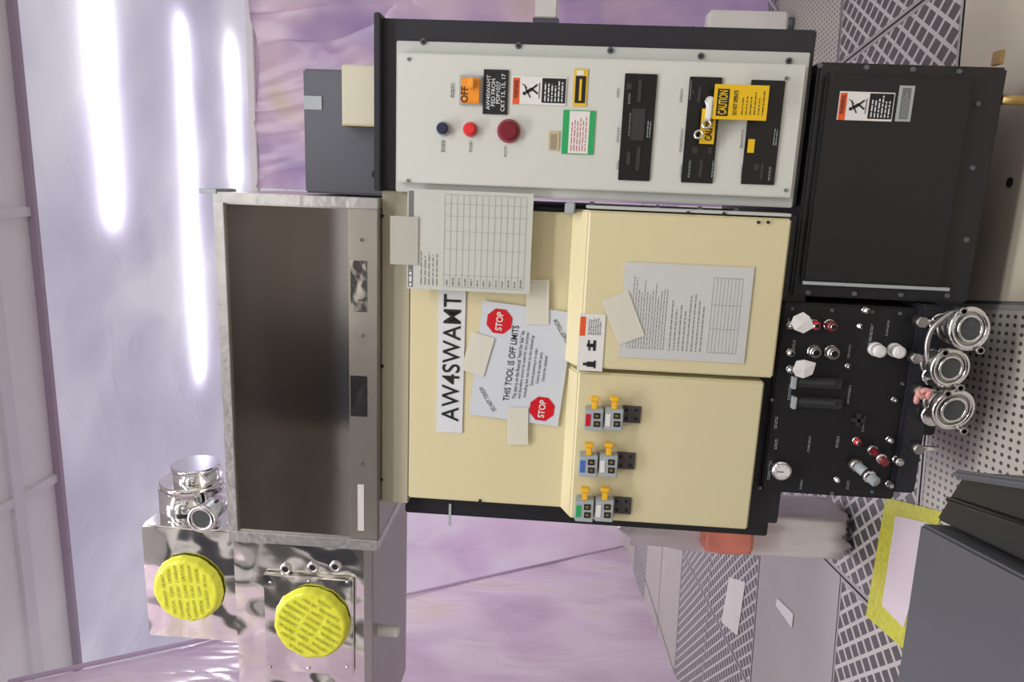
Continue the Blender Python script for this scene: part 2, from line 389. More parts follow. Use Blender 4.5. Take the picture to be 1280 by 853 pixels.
pbox(cc,'black_slot_3',933,100,975,231,Yd-0.003,0.006,slotm,0.001)
for k,(a,b,c,d) in enumerate([(783,104,790,112),(783,190,788,206),(865,184,872,192),(865,112,868,118),(940,112,944,120),(942,205,949,213),(885,184,890,192),(797,100,802,128),(795,184,800,214),(872,108,876,128),(874,200,878,222),(950,205,954,225)]):
    pbox(cc,'slot_part_%d'%k,a,b,c,d,Yd-0.006,0.004,slotg,0.0005)
marks=[]
for (a,b,c,d) in [(771,158,774,178),(771,110,774,122),(771,200,774,212),(850,160,853,190),(850,205,853,222),(850,110,853,128),(926,160,929,185),(926,205,929,222),(551,174,556,190),(586,176,590,190),(630,182,633,196),(563,103,568,122),(868,172,871,182)]:
    x0,x1,z0,z1=R(a,b,c,d,Yd-0.0006); marks+=textlines(x0,x1,z0,z1,2,0.5,0.006,0.1)
quads(cc,'printed_marks',marks,Yd-0.0006,inkg)
marks=[]
for (a,b,c,d) in [(808,150,814,172),(889,200,894,222),(966,160,972,182),(943,112,947,135),(785,116,788,130),(786,140,788,170),(862,100,864,125),(860,200,863,222),(960,208,963,226)]:
    x0,x1,z0,z1=R(a,b,c,d,Yd-0.004); marks+=textlines(x0,x1,z0,z1,2,0.35,0.006,0.1)
quads(cc,'slot_marks',marks,Yd-0.0062,lgrey)
def button(px,py,rp,m,ring):
    x,z=W(px,py,Yd)
    g=grp('push_button',(x,Yd,z)); k=rp/560
    cyl(g,'ring',(0,0,0),(0,-0.006,0),k*1.15,ring,bev=0.001)
    cyl(g,'cap',(0,-0.006,0),(0,-0.016,0),k*0.9,m,bev=0.003)
button(554,161,7.5,navy,lgrey); button(588,162,7.5,brightred,mat('ring_red',(210,90,90),0.3)); button(636,164,12,dred,mat('ring_pinkish',(165,80,95),0.3,0.3))
sw=grp('rotary_disconnect_switch')
pbox(sw,'bezel',574,94,602,131,Yd-0.006,0.006,lgrey,0.001)
pbox(sw,'orange_plate',576,97,600,129,Yd-0.010,0.006,orange,0.002)
pbox(sw,'handle',584,97,593,110,Yd-0.022,0.014,mat('handle_orange',(240,165,60),0.4),0.003)
ptext(sw,'off_text','OFF',576,108,585,128,Yd-0.0105,ink,0.02)
lb=grp('circuit_feed_label'); pbox(lb,'plate',604,87,635,143,Yd-0.002,0.002,ink)
ptext(lb,'label_text','AW4SWAMT\nFED FROM\nPDP1027\nCKT 13, 15, 17',608,92,632,139,Yd-0.0025,paper,0.01,0.9)
def warnlabel(a,b,c,d,Y,split=True):
    g=grp('warning_label'); pbox(g,'backing',a,b,c,d,Y-0.001,0.001,white)
    L=c-a
    pbox(g,'orange_header',a+1,b+1,a+L*0.14,d-1,Y-0.0014,0.0005,worange)
    ptext(g,'warning_text','WARNING',a+L*0.035,b+4,a+L*0.115,d-8,Y-0.0018,ink,0.02)
    x0,x1,z0,z1=R(a+L*0.18,b+3,a+L*0.5,d-3,Y-0.0018); cx=(x0+x1)/2; s=(z1-z0)
    bm=bmesh.new(); bmesh.ops.create_circle(bm,cap_ends=True,segments=16,radius=s*0.1,matrix=Matrix.Translation((cx-s*0.15,Y-0.0018,z1-s*0.15))@Matrix.Rotation(math.pi/2,4,'X'))
    def limb(p,q,w):
        p=Vector((cx+p[0]*s,Y-0.0018,z0+p[1]*s)); q=Vector((cx+q[0]*s,Y-0.0018,z0+q[1]*s)); n=(q-p).cross(Vector((0,1,0))).normalized()*w*s
        bm.faces.new([bm.verts.new(v) for v in (p-n,q-n,q+n,p+n)])
    for pp in [((-0.1,0.75),(0.12,0.4),0.09),((-0.08,0.7),(0.32,0.85),0.035),((-0.08,0.66),(-0.38,0.5),0.035),((0.1,0.42),(0.35,0.12),0.05),((0.1,0.42),(-0.15,0.08),0.05),((0.38,1.0),(0.15,0.7),0.02),((-0.4,0.0),(0.45,0.0),0.02)]: limb(*pp)
    meshobj('pictogram',bm,ink,g)
    if split: pbox(g,'text_block',a+L*0.55,b+2,c-1,d-2,Y-0.0014,0.0005,ink); tm=paper
    else: tm=ink
    x0,x1,z0,z1=R(a+L*0.58,b+4,c-3,d-4,Y-0.0018); quads(g,'small_print',textlines(x0,x1,z0,z1,6,0.4,0.009),Y-0.0018,tm)
    return g
warnlabel(640,96,708,131,Yd)
yl=grp('voltage_label'); pbox(yl,'yellow_border',717,86,734,133,Yd-0.001,0.001,yellow); pbox(yl,'black_centre',719,95,732,129,Yd-0.0014,0.0005,ink); pbox(yl,'yellow_bar',724,99,727,126,Yd-0.0018,0.0005,yellow); pbox(yl,'white_icon',721,88,730,94,Yd-0.0018,0.0005,white)
gl=grp('inspection_label'); pbox(gl,'green_border',703,138,743,193,Yd-0.001,0.001,green); pbox(gl,'white_area',711,139,736,192,Yd-0.0014,0.0005,white)
x0,x1,z0,z1=R(713,142,734,189,Yd-0.0018); quads(gl,'print',textlines(x0,x1,z0,z1,6,0.3,0.01),Yd-0.0018,mat('ink_red',(190,90,90),0.5))
sl2=grp('barcode_label'); pbox(sl2,'backing',686,164,699,188,Yd-0.001,0.001,tan)
x0,x1,z0,z1=R(688,167,696,186,Yd-0.0015); quads(sl2,'bars',[(x0+i*(x1-x0)/9,x0+i*(x1-x0)/9+(x1-x0)/20,z0,z1) for i in range(9)],Yd-0.0015,inkg)
def tag(a,b,c,d,Y,rows=True):
    g=grp('caution_lockout_tag'); pbox(g,'card',a,b,c,d,Y,0.002,yellow,0.0)
    L=c-a
    if rows:
        pbox(g,'black_banner',a+L*0.06,b+5,a+L*0.28,d-5,Y-0.0005,0.0004,ink)
        ptext(g,'caution_text','CAUTION',a+L*0.09,b+7,a+L*0.25,d-7,Y-0.001,yellow,0.02)
        ptext(g,'operate_text','DO NOT OPERATE',a+L*0.36,b+7,a+L*0.44,d-6,Y-0.001,ink,0.02)
        x0,x1,z0,z1=R(a+L*0.5,b+6,c-3,d-6,Y-0.001); quads(g,'small_print',textlines(x0,x1,z0,z1,6,0.2,0.008),Y-0.001,ink)
    return g
t1=tag(892,106,960,150,Yd-0.03); 
pbox(t1,'hasp',884,122,891,150,Yd-0.032,0.02,white,0.003)
t2=tag(876,136,894,180,Yd-0.018,False); ptext(t2,'caution_text','CAUTION',882,141,891,176,Yd-0.019,ink,0.03)
t3=tag(935,174,943,191,Yd-0.018,False)
for (a,b) in ((888,126),(884,155),(874,168)):
    x,z=W(a,b,Yd-0.03); torus(t1,'padlock_shackle',(x,Yd-0.024,z),(0.3,-1,0.2),0.008,0.0025,chrome)
# ================= LOWER BLACK CABINET =====================
lc=grp('pump_cabinet')
box(lc,'housing',lr[0],lr[1],-0.025,0.75,lr[2],lr[3]-0.001,black,0.005)
ld=R(1018,92,1200,358,-0.04)
box(lc,'door',ld[0],ld[1],-0.04,-0.026,ld[2],ld[3],blackm,0.006)
pbox(lc,'door_edge_strip',1004,356,1188,360,-0.043,0.01,lgrey,0.0005)
pts=[(1025+i*58,82+i*2.6) for i in range(4)]+[(1010+i*58,366+i*1.2) for i in range(4)]+[(1222,130),(1215,210),(1208,300)]
bolts(lc,'rim_bolts',pts,-0.025,3.2,greyd)
x0,x1,z0,z1=lr[0],lr[1],lr[2],lr[3]
fq=WZ(1262,134,0.022)
for i,(fx,fy) in enumerate(((fq.x,-0.035),(x0+0.10,0.30),(x1-0.07,0.65),(x0+0.10,0.65))):
    cyl(lc,'foot_stem_%d'%i,(fx,fy+ (0.02 if i==0 else 0),0.02),(fx,fy+(0.02 if i==0 else 0),lr[2]),0.010,brass)
    cyl(lc,'foot_pad_%d'%i,(fx,fy,0.0),(fx,fy,0.018),0.030,brass,rad2=0.026,bev=0.003)
pbox(lc,'bracket',1250,62,1256,80,-0.0,0.03,brass,0.001)
warnlabel(1048,115,1117,151,-0.04,True)
nl2=grp('serial_plate'); pbox(nl2,'plate',1122,107,1141,152,-0.0415,0.0015,lgrey); pbox(nl2,'dark_area',1126,110,1137,149,-0.042,0.0004,inkg)
x0,x1,z0,z1=R(1128,112,1136,147,-0.0425); quads(nl2,'print',textlines(x0,x1,z0,z1,4,0.3,0.008),-0.0425,lgrey)
# ================= GAS PANEL =====================
gp=grp('gas_control_panel')
gr=R(965,381,1137,621,-0.03)
Yg=-0.03
box(gp,'panel',gr[0],gr[1],Yg,0.6,gr[2],gr[3],blackm,0.004)
rr=R(1134,381,1163,618,-0.045)
box(gp,'lower_rail',rr[0],rr[1],-0.045,0.6,rr[2],rr[3],blackf,0.004)
box(gp,'base_skirt',rr[0]+0.1,rr[1],0.08,0.6,0.07,rr[2],black,0.004)
for i,fx in enumerate((rr[0]+0.14,rr[1]-0.05)):
    for j,fy in enumerate((0.16,0.5)):
        cyl(gp,'foot_%d_%d'%(i,j),(fx,fy,0),(fx,fy,0.075),0.018,chrome,bev=0.002)
bolts(gp,'rim_bolts',[(990,386),(1040,388),(1090,390),(1125,392),(1148,400),(1150,440),(1128,480),(1128,540),(1128,596),(1150,530),(1148,575),(950,610),(965,500),(1090,615),(1040,617)],Yg,2.4,greyd)
ml=[]
for (a,b,c,d) in [(990,425,994,445),(968,520,972,536),(968,548,972,562),(960,575,964,600),(1086,405,1090,440),(1045,545,1049,560),(1058,600,1062,612),(985,480,989,500),(1060,480,1063,505),(984,396,987,412),(1060,430,1063,448),(1010,545,1013,565),(1078,520,1081,540),(1108,400,1111,420),(1000,600,1003,612)]:
    x0,x1,z0,z1=R(a,b,c,d,Yg-0.001); ml+=textlines(x0,x1,z0,z1,2,0.4,0.008,0.1)
quads(gp,'panel_legends',ml,Yg-0.001,lgrey)
def pknob(name,px,py,rp,h,m,base=chrome):
    x,z=W(px,py,Yg-h/2); cyl(gp,name+'_base',(x,Yg,z),(x,Yg-h*0.4,z),rp/560*1.15,base,bev=0.001,seg=6 if rp<6 else 32); cyl(gp,name,(x,Yg-h*0.4,z),(x,Yg-h,z),rp/560,m,bev=0.002)
    cyl(gp,name+'_cap',(x,Yg-h,z),(x,Yg-h-0.003,z),rp/560*0.6,base,bev=0.0005)
pknob('white_knob_1',1097,438,7.5,0.035,white,white); pknob('white_knob_2',1121,439,7.5,0.035,white,white)
pknob('red_knob_1',1018,406,5.5,0.03,red); pknob('red_knob_2',1038,407,6,0.035,dred)
pknob('silver_port_1',1018,440,7,0.02,steelb); pknob('silver_port_2',1040,441,7.5,0.025,steelb)
pknob('silver_port_3',988,441,4.5,0.02,steelb); pknob('port_4',988,407,4,0.02,chrome)
pknob('port_5',1082,388,3.5,0.02,chrome); pknob('port_6',1075,408,3,0.01,chrome); pknob('port_7',1060,458,3,0.01,greyd)
pknob('red_knob_3',1071,552,4.5,0.02,red)
pknob('port_8',988,462,4.5,0.02,steelb); pknob('port_9',1046,600,3,0.015,chrome); pknob('port_10',1112,550,3.5,0.02,steelb); pknob('port_11',1118,500,3,0.012,greyd)
bm_pts=[(-.7,-1.1),(-1.1,.1),(-.5,.9),(.3,1.1),(.9,.7),(1.1,-.3),(.5,-.8)]
for i,(px,py,a0) in enumerate(((1003,404,0.3),(1005,461,1.1))):
    x,z=W(px,py,Yg-0.03)
    bm=bmesh.new(); k=0.021
    rot=lambda a,b:(a*math.cos(a0)-b*math.sin(a0),a*math.sin(a0)+b*math.cos(a0))
    fr_=[bm.verts.new((rot(a,b)[0]*k,-0.002+0.002*(j%2),rot(a,b)[1]*k)) for j,(a,b) in enumerate(bm_pts)]
    bk_=[bm.verts.new((rot(a,b)[0]*k,0.002,rot(a,b)[1]*k)) for a,b in bm_pts]
    cf=bm.verts.new((0,-0.004,0)); cbk=bm.verts.new((0,0.002,0)); n=len(bm_pts)
    for j in range(n):
        bm.faces.new((cf,fr_[j],fr_[(j+1)%n])); bm.faces.new((cbk,bk_[(j+1)%n],bk_[j])); bm.faces.new((fr_[j],bk_[j],bk_[(j+1)%n],fr_[(j+1)%n]))
    bmesh.ops.recalc_face_normals(bm,faces=bm.faces[:])
    meshobj('white_valve_tag_%d'%i,bm,white,gp,(x,Yg-0.030,z)); cyl(gp,'tag_stem_%d'%i,(x,Yg,z),(x,Yg-0.027,z),0.006,chrome)
for i,(b,d) in enumerate(((473,486),(498,511))):
    pbox(gp,'flowmeter_body_%d'%i,992,b,1054,d,Yg-0.012,0.012,slotg,0.002)
    pbox(gp,'flowmeter_tube_%d'%i,999,b+3,1046,d-4,Yg-0.018,0.008,dkport,0.003)
    pbox(gp,'flowmeter_cap_%d'%i,991,b-1,996,d+1,Yg-0.016,0.016,lgrey,0.001)
x,z=W(977,589,Yg-0.02)
cyl(gp,'gauge_case',(x,Yg,z),(x,Yg-0.025,z),0.0215,chrome,bev=0.002); cyl(gp,'gauge_face',(x,Yg-0.0252,z),(x,Yg-0.026,z),0.0175,white)
quads(gp,'gauge_needle',[(x-0.001,x+0.001,z-0.003,z+0.013)]+[(x+0.014*math.cos(a)-.001,x+0.014*math.cos(a)+.001,z+0.014*math.sin(a)-.001,z+0.014*math.sin(a)+.001) for a in [i*math.pi/5-0.6 for i in range(8)]],Yg-0.0265,ink)
def angled(name,a,b,rp,m,Y0=Yg,Y1=Yg-0.06):
    x0,z0=W(*a,Y0); x1,z1=W(*b,Y1); 
    v0=Vector((x0,Y0,z0)); v1=Vector((x1,Y1,z1)); cyl(gp,name,v0,v1,rp/560,m,bev=0.002)
    cyl(gp,name+'_collar',v0.lerp(v1,0.55),v0.lerp(v1,0.75),rp/560*1.25,chrome,bev=0.001)
    cyl(gp,name+'_nut',v0,v0.lerp(v1,0.2),rp/560*1.35,steelb,seg=6)
angled('quick_connect',(1066,578),(1096,604),6.5,lgrey)
angled('red_quick_connect',(1088,560),(1108,580),5,dred)
pbox(gp,'cross_mark',1072,518,1076,534,Yg-0.01,0.01,slotg); pbox(gp,'cross_mark_b',1066,524,1082,528,Yg-0.01,0.01,slotg)
pknob('side_port_1',1122,576,5,0.03,steelb); pknob('side_port_2',1112,606,4,0.02,greyd)
for i,(px,py) in enumerate(((1150,402),(1143,447),(1148,488),(1146,560))):
    x,z=W(px,py,-0.06); cyl(gp,'rail_valve_%d'%i,(x,-0.045,z),(x,-0.075,z),0.012,steelb,seg=6); cyl(gp,'rail_valve_stem_%d'%i,(x,-0.06,z),(x,-0.06,z-0.04),0.006,chrome)
def flange(px,py,rp,src,Y=-0.10,ax=(0.0,-0.85,-0.05)):
    g=grp('vacuum_flange_port')
    x,z=W(px,py,Y); c=Vector((x,Y,z)); k=rp/590; ax=Vector(ax).normalized()
    cyl(g,'disc',c-ax*0.02,c+ax*0.0,k*0.95,steelb,bev=0.002)
    torus(g,'clamp_ring',c,ax,k*0.92,k*0.15,chrome)
    torus(g,'inner_ring',c+ax*0.004,ax,k*0.6,k*0.07,chrome)
    cyl(g,'glass',c+ax*0.001,c+ax*0.003,k*0.56,dkport)
    cyl(g,'neck',c-ax*0.02,c-ax*0.09,k*0.62,steelb)
    torus(g,'rear_ring',c-ax*0.05,ax,k*0.7,k*0.13,steelb)
    for a in (0.6,3.6):
        q=c+Vector((math.cos(a)*k*1.05,0.0,math.sin(a)*k*1.05)); cyl(g,'clamp_screw',q+Vector((0,0.02,0)),q+Vector((0,-0.02,0)),0.005,chrome); cyl(g,'wing_nut',q+Vector((0,-0.012,0)),q+Vector((0,-0.02,0)),0.009,steelb,seg=6)
    sx,sz=W(src[0],src[1],-0.0); cyl(g,'pipe',c-ax*0.085,(sx,0.0,sz),k*0.45,steelb)
    cyl(g,'upper_flange',(sx,-0.06,sz),(sx,-0.048,sz),k*0.55,chrome,bev=0.001)
    return g
flange(1211,411,26,(1160,400),ax=(0.1,-0.85,-0.15)); flange(1187,460,24,(1150,462),ax=(0,-.85,-.1)); flange(1191,512,26,(1150,510),ax=(-.1,-.85,-.1))
pt=grp('pink_tape_bundle')
for i in range(4):
    x,z=W(1146+i*5,495+random.uniform(-5,4),-0.15); torus(pt,'tape_loop_%d'%i,(x,-0.15,z),(random.uniform(-1,1),-0.6,random.uniform(-1,1)),0.007,0.005,pink)
hs=grp('flexible_hose')
cu=bpy.data.curves.new('hose','CURVE'); cu.dimensions='3D'; cu.bevel_depth=0.006; sp=cu.splines.new('NURBS'); P=[(1165,470),(1150,425),(1178,392),(1212,382),(1220,400)]
sp.points.add(len(P)-1)
for i,(a,b) in enumerate(P):
    x,z=W(a,b,-0.08); sp.points[i].co=(x,-0.08,z,1)
sp.use_endpoint_u=True; cu.materials.append(steelb); o=bpy.data.objects.new('hose_run',cu); link(o,hs)
# ================= CONNECTORS ON DOOR =====================
YL=-0.05
def conn(px,py,lab):
    g=grp('lockout_terminal_block')
    pbox(g,'mount_plate',px+37,py-5,px+60,py+16,YL-0.004,0.004,gunm,0.001)
    bolts(g,'plate_bolts',[(px+42,py),(px+54,py),(px+42,py+11),(px+54,py+11)],YL-0.004,2,ink)
    for j,o in enumerate((0,25)):
        a=px-10+o; b=py-1
        pbox(g,'block_%d'%j,a,b,a+23,b+27,YL-0.03,0.03,lgrey,0.002)
        pbox(g,'label_%d'%j,a+1,b+6,a+7,b+21,YL-0.031,0.001,lab if j==0 else white)
        for k in (0,1):
            pbox(g,'terminal_%d_%d'%(j,k),a+11,b+5+k*10,a+19,b+12+k*10,YL-0.0315,0.002,ink)
            pbox(g,'screw_%d_%d'%(j,k),a+13,b+7+k*10,a+17,b+10+k*10,YL-0.033,0.002,brass)
        pbox(g,'clip_stem_%d'%j,a+9,b-10,a+16,b+1,YL-0.028,0.012,yclip,0.002)
        pbox(g,'clip_head_%d'%j,a+7,b-15,a+18,b-10,YL-0.03,0.016,yclip,0.002)
conn(741,513,red); conn(734,571,blue); conn(729,627,green)
# ================= PAPERS =====================
Yp=-0.003
ns=grp('equipment_name_sign'); pbox(ns,'paper',547,362,580,541,Yp,0.002,paper)
ptext(ns,'sign_text','AW4SWAMT',553,368,575,527,Yp-0.001,ink,0.010,1.0,1.06)
fm=grp('paper_form')
fx=R(511,239,665,363,-0.022)
box(fm,'sheet',fx[0],fx[1],-0.040,-0.0385,fx[2],fx[3],mat('form_paper',(196,200,192),0.5,var=0.02))
Yf=-0.0404
a,b,c_,d_=fx
w_,h_=b-a,d_-c_
quads(fm,'header_bar',[(a+0.004,b-0.004,d_-h_*0.05,d_-h_*0.01)],Yf,inkg)
q=[]
for i in range(14): 
    z=d_-h_*(0.3+i*0.05); q.append((a+0.01,b-0.01,z-0.0003,z+0.0003))
for xx in (0.04,0.16,0.42,0.6,0.75,0.87,0.96): q.append((a+w_*xx-0.0003,a+w_*xx+0.0003,d_-h_*0.95,d_-h_*0.3))
q+=textlines(a+0.01,a+w_*0.4,d_-h_*0.26,d_-h_*0.1,5,0.25,0.014)
for i in range(13): q+=textlines(a+0.012,a+w_*0.14,d_-h_*(0.345+i*0.05),d_-h_*(0.305+i*0.05),1,0.3,0.008)
quads(fm,'form_lines',q,Yf-0.0003,inkl)
quads(fm,'form_title',textlines(a+0.006,a+w_*0.25,d_-h_*0.05,d_-h_*0.01,1,0.5,0.014),Yf-0.0006,paper)
def tapestrip(px,py,wpx,hpx,Y,ang=0,m=tape):
    x,z=W(px,py,Y); o=box(None,'tape_strip',x-wpx/1090,x+wpx/1090,Y,Y+0.0008,z-hpx/1090,z+hpx/1090,m,0,(0,-math.radians(ang),0)); return o
tapestrip(505,301,58,34,-0.043,0,mat('tape_grey',(200,200,190),0.4,alpha=0.7))
bigt=mat('sleeve_plastic',(204,206,204),0.25,var=0.04,vscale=4)
cx,cz=W(651,456,-0.006)
og=grp('off_limits_sign',(cx,-0.006,cz),(0,math.radians(5.0),0))
box(og,'paper',-0.1375,0.1375,0,0.0015,-0.106,0.106,mat('sign_paper',(205,211,219),0.5,var=0.02))
def octo(name,x,z,rr):
    bm=bmesh.new(); f=bm.faces.new([bm.verts.new((rr*math.cos(math.pi/8+i*math.pi/4),0,rr*math.sin(math.pi/8+i*math.pi/4))) for i in range(8)]); meshobj(name,bm,red,og,(x,-0.001,z))
    text(og,name+'_text','STOP',x-rr*0.7,x+rr*0.7,z-rr*0.25,z+rr*0.25,-0.0016,white,0.02)
octo('stop_octagon_1',0.095,0.062,0.031); octo('stop_octagon_2',-0.099,-0.063,0.031)
text(og,'title_text','THIS TOOL IS OFF LIMITS',-0.092,0.09,0.016,0.031,-0.001,ink,0.006)
for i,(s,wd) in enumerate([('This tool is on the financial "Held For Sale" list',0.165),('and therefore cannot be used for any purpose',0.16),('including but not limited to the following:',0.15),('Cannot be powered up or run wafers',0.09),('Cannot be used for parts',0.075),('Cannot be repaired',0.06)]):
    z=0.006-i*0.0125; text(og,'body_text_%d'%i,s,-wd/2-0.002,wd/2-0.002,z-0.0045,z+0.0045,-0.001,ink,0.004)
text(og,'touch_text_1','DO NOT TOUCH!',-0.127,-0.062,0.062,0.072,-0.001,ink,0.004,math.radians(37))
text(og,'touch_text_2','DO NOT TOUCH!',0.058,0.123,-0.088,-0.078,-0.001,ink,0.004,math.radians(37))
tapestrip(597,443,52,30,-0.009,-14); tapestrip(672,378,56,28,-0.009,2); tapestrip(647,533,50,27,-0.009,2)
dg=grp('document_in_sleeve')
fx=R(777,331,937,451,-0.063)
box(dg,'sleeve',fx[0],fx[1],-0.063,-0.061,fx[2],fx[3],bigt,0.0)
a,b,c_,d_=fx; w_,h_=b-a,d_-c_
Y2=-0.0635; q=[]
q+=textlines(a+w_*0.1,b-w_*0.12,d_-h_*0.36,d_-h_*0.05,14,0.26,0.008)
q+=textlines(a+w_*0.1,b-w_*0.3,d_-h_*0.66,d_-h_*0.38,8,0.25,0.009)
for i in range(9): z=d_-h_*(0.7+i*0.028); q.append((a+w_*0.1,b-w_*0.12,z-0.0004,z+0.0002))
for xx in (0.1,0.35,0.6,0.88): q.append((a+w_*xx-0.0004,a+w_*xx+0.0004,d_-h_*0.924,d_-h_*0.7))
quads(dg,'document_text',q,Y2,inkl)
tapestrip(779,398,58,33,-0.065,24)
wl=grp('hand_hazard_label'); pbox(wl,'backing',723,393,755,464,-0.062,0.0015,white)
pbox(wl,'orange_header',725,396,732,420,-0.0625,0.0004,worange)
x,z=W(738,432,-0.063)
bm=bmesh.new(); 
for (u0,u1,v0,v1) in ((-.012,.012,-.012,-.006),(-.004,.004,-.006,.008),(-.012,-.004,.0,.004),(.004,.012,.002,.006)):
    bm.faces.new([bm.verts.new((x+uu,-0.063,z+vv)) for uu,vv in ((u0,v0),(u1,v0),(u1,v1),(u0,v1))])
for (u0,u1,v0,v1) in ((-.049,-.037,-.01,.006),(-.052,-.034,-.014,-.01),(-.046,-.04,.006,.014)):
    bm.faces.new([bm.verts.new((x+uu,-0.063,z+vv)) for uu,vv in ((u0,v0),(u1,v0),(u1,v1),(u0,v1))])
meshobj('pictograms',bm,ink,wl)
x0,x1,z0,z1=R(735,396,752,419,-0.063); quads(wl,'small_print',textlines(x0,x1,z0,z1,6,0.35,0.007),-0.063,inkg)
# ================= BOXES ON TOP OF CONTROL CABINET =====================
tb=grp('grey_junction_box'); Yt=0.06
x0,x1,z0,z1=R(380,87,475,243,Yt); box(tb,'body',x0,x1,Yt,0.45,cz_top+0.01,z1,greyd,0.004)
pbox(tb,'label_tape',380,120,402,137,Yt-0.002,0.002,lgrey)
knob(tb,'conduit_plug',470,218,Yt,5,0.006,ink)
tb2=grp('beige_enclosure'); Yt=0.02
x0,x1,z0,z1=R(427,81,475,158,Yt); box(tb2,'body',x0,x1,Yt,0.059,cz_top+0.01,z1,beige,0.003); box(tb2,'lid_seam',x0,x0+0.004,Yt-0.002,0.05,cz_top+0.01,z1,tan,0.001)
# ================= OPEN STAINLESS BOX =====================
ob=grp('open_stainless_enclosure')
Yo=-0.03; o_=R(276,244,470,683,Yo); n_=R(288,257,437,669,Yo)
resid=mat('sealant_flange',(206,206,204),0.24,0.75,var=0.2,vscale=22,bump=0.15,bscale=40)
zo0=cz_top+0.001
dep=0.42
box(ob,'side_right',n_[1],o_[1],Yo,Yo+dep,zo0,o_[3],resid,0.002)
box(ob,'side_left',o_[0],n_[0],Yo,Yo+dep,zo0,o_[3],resid,0.002)
box(ob,'top_plate',n_[0],n_[1],Yo,Yo+dep,n_[3],o_[3],resid,0.001)
box(ob,'bottom_plate',n_[0],n_[1],Yo+0.012,Yo+dep,zo0,n_[2],steelb,0.001)
darkin=mat('interior_steel',(182,180,178),0.2,1.0,var=0.1,vscale=2.5,bump=0.03,bscale=5)
darkin2=mat('interior_steel_brown',(160,152,146),0.24,1.0,var=0.12,vscale=4)
box(ob,'back_plate',n_[0],n_[1],Yo+dep-0.01,Yo+dep+0.01,n_[2],n_[3],darkin,0.001)
box(ob,'liner_top',n_[0]+0.001,n_[1]-0.001,Yo+0.01,Yo+dep-0.01,n_[3]-0.003,n_[3],darkin2)
box(ob,'liner_left',n_[0],n_[0]+0.003,Yo+0.01,Yo+dep-0.01,n_[2],n_[3]-0.003,darkin)
box(ob,'liner_right',n_[1]-0.003,n_[1],Yo+0.01,Yo+dep-0.01,n_[2],n_[3]-0.003,darkin)
lipm=mat('lip_steel',(218,212,200),0.2,0.85,var=0.10,vscale=5,bump=0.2,bscale=6)
box(ob,'lower_lip',n_[0]+0.001,n_[1]-0.001,Yo+0.002,Yo+0.0115,zo0+0.002,n_[2]+0.002,lipm,0.0015)
pat=mat('foil_patch',(170,166,160),0.12,1.0,var=0.3,vscale=14,bump=1.0,bscale=22,bdist=0.004)
for i,(b,d) in enumerate(((326,390),(470,521))): pbox(ob,'foil_patch_%d'%i,438,b,459,d,Yo+0.001,0.0015,pat,0.0005)
pbox(ob,'sealant_smear',447,606,455,664,Yo+0.0012,0.0012,mat('sealant',(206,204,198),0.5),0.0005)
bolts(ob,'lip_bolts',[(452,300),(453,420),(452,580)],Yo+0.002,2.2,greyd)
for i,py in enumerate((535,550)):
    x,zz=W(262,py,0.1); box(ob,'top_hook_%d'%i,x-0.004,x+0.004,0.09,0.2,o_[3],o_[3]+0.045,black,0.001); box(ob,'top_hook_arm_%d'%i,x-0.03,x+0.004,0.09,0.098,o_[3]+0.037,o_[3]+0.045,black,0.001)
box(ob,'corner_bracket',o_[1]-0.005,o_[1]+0.006,Yo-0.002,Yo+0.1,o_[3]-0.01,o_[3]+0.03,lgrey,0.001)
# ================= STAINLESS CHAMBERS =====================
olive=mat('olive_print',(120,122,36),0.5)
def crinkledisc(parent,name,px,py,Y,rp,m,rowang):
    x,z=W(px,py,Y); rr=rp/(FPX/((Vector((x,Y,z))-C).dot(F)))
    bm=bmesh.new(); rings=18; seg=90; c=bm.verts.new((0,-0.022,0))
    rows=[]
    for i in range(1,rings+1):
        k=i/rings; row=[]
        for j in range(seg):
            a=2*math.pi*j/seg; q=Vector((math.cos(a)*k,0,math.sin(a)*k))
            rad=rr*k*(1+0.035*noise.noise(Vector((math.cos(a)*4,math.sin(a)*4,rp)))*k+0.012*noise.noise(Vector((math.cos(a)*14,math.sin(a)*14,rp)))*k)
            h=-0.022+0.0010*noise.noise(q*4+Vector((0,rp,0)))
            if k>0.8: h+= 0.003*(k-.8)/.2*noise.noise(Vector((math.cos(a)*9,math.sin(a)*9,1)))
            if k>0.93: h+= (k-0.93)/0.07*0.02
            row.append(bm.verts.new((math.cos(a)*rad,h,math.sin(a)*rad)))
        rows.append(row)
    for j in range(seg): bm.faces.new((c,rows[0][j],rows[0][(j+1)%seg]))
    for i in range(rings-1):
        for j in range(seg): bm.faces.new((rows[i][j],rows[i+1][j],rows[i+1][(j+1)%seg],rows[i][(j+1)%seg]))
    bmesh.ops.recalc_face_normals(bm,faces=bm.faces[:])
    meshobj(name,bm,m,parent,(x,Y,z),True)
    g=bpy.data.objects.new('print_rows',None); g.location=(x,Y,z); g.rotation_euler=(0,-math.radians(rowang),0); link(g,parent)
    h=0.019; n=int(rr*0.88/h)
    for i in range(-n,n+1):
        zz=i*h; ch=math.sqrt(max(0,(rr*0.88)**2-(abs(zz)+h*0.4)**2))
        if ch<0.02: continue
        words=max(1,round(2*ch/0.055)); s='   '.join((('CLEANROOM','USE ONLY') if i%2 else ('CRITICAL','CLEAN'))[k%2] for k in range(words))
        text(g,'print_row',s,-ch*0.96,ch*0.96,zz-h*0.22,zz+h*0.22,-0.0236,olive,0.0)
ctape=mat('cleanroom_tape_yellow',(224,226,66),0.32,var=0.10,vscale=25,bump=0.5,bscale=35)
ca=grp('stainless_vacuum_chamber'); Ya=0.0
a_=R(297,686,457,950,Ya); 
xr_=o_[0]-0.003
box(ca,'body',a_[0],xr_,Ya,0.38,a_[2],a_[3],steel,0.004)
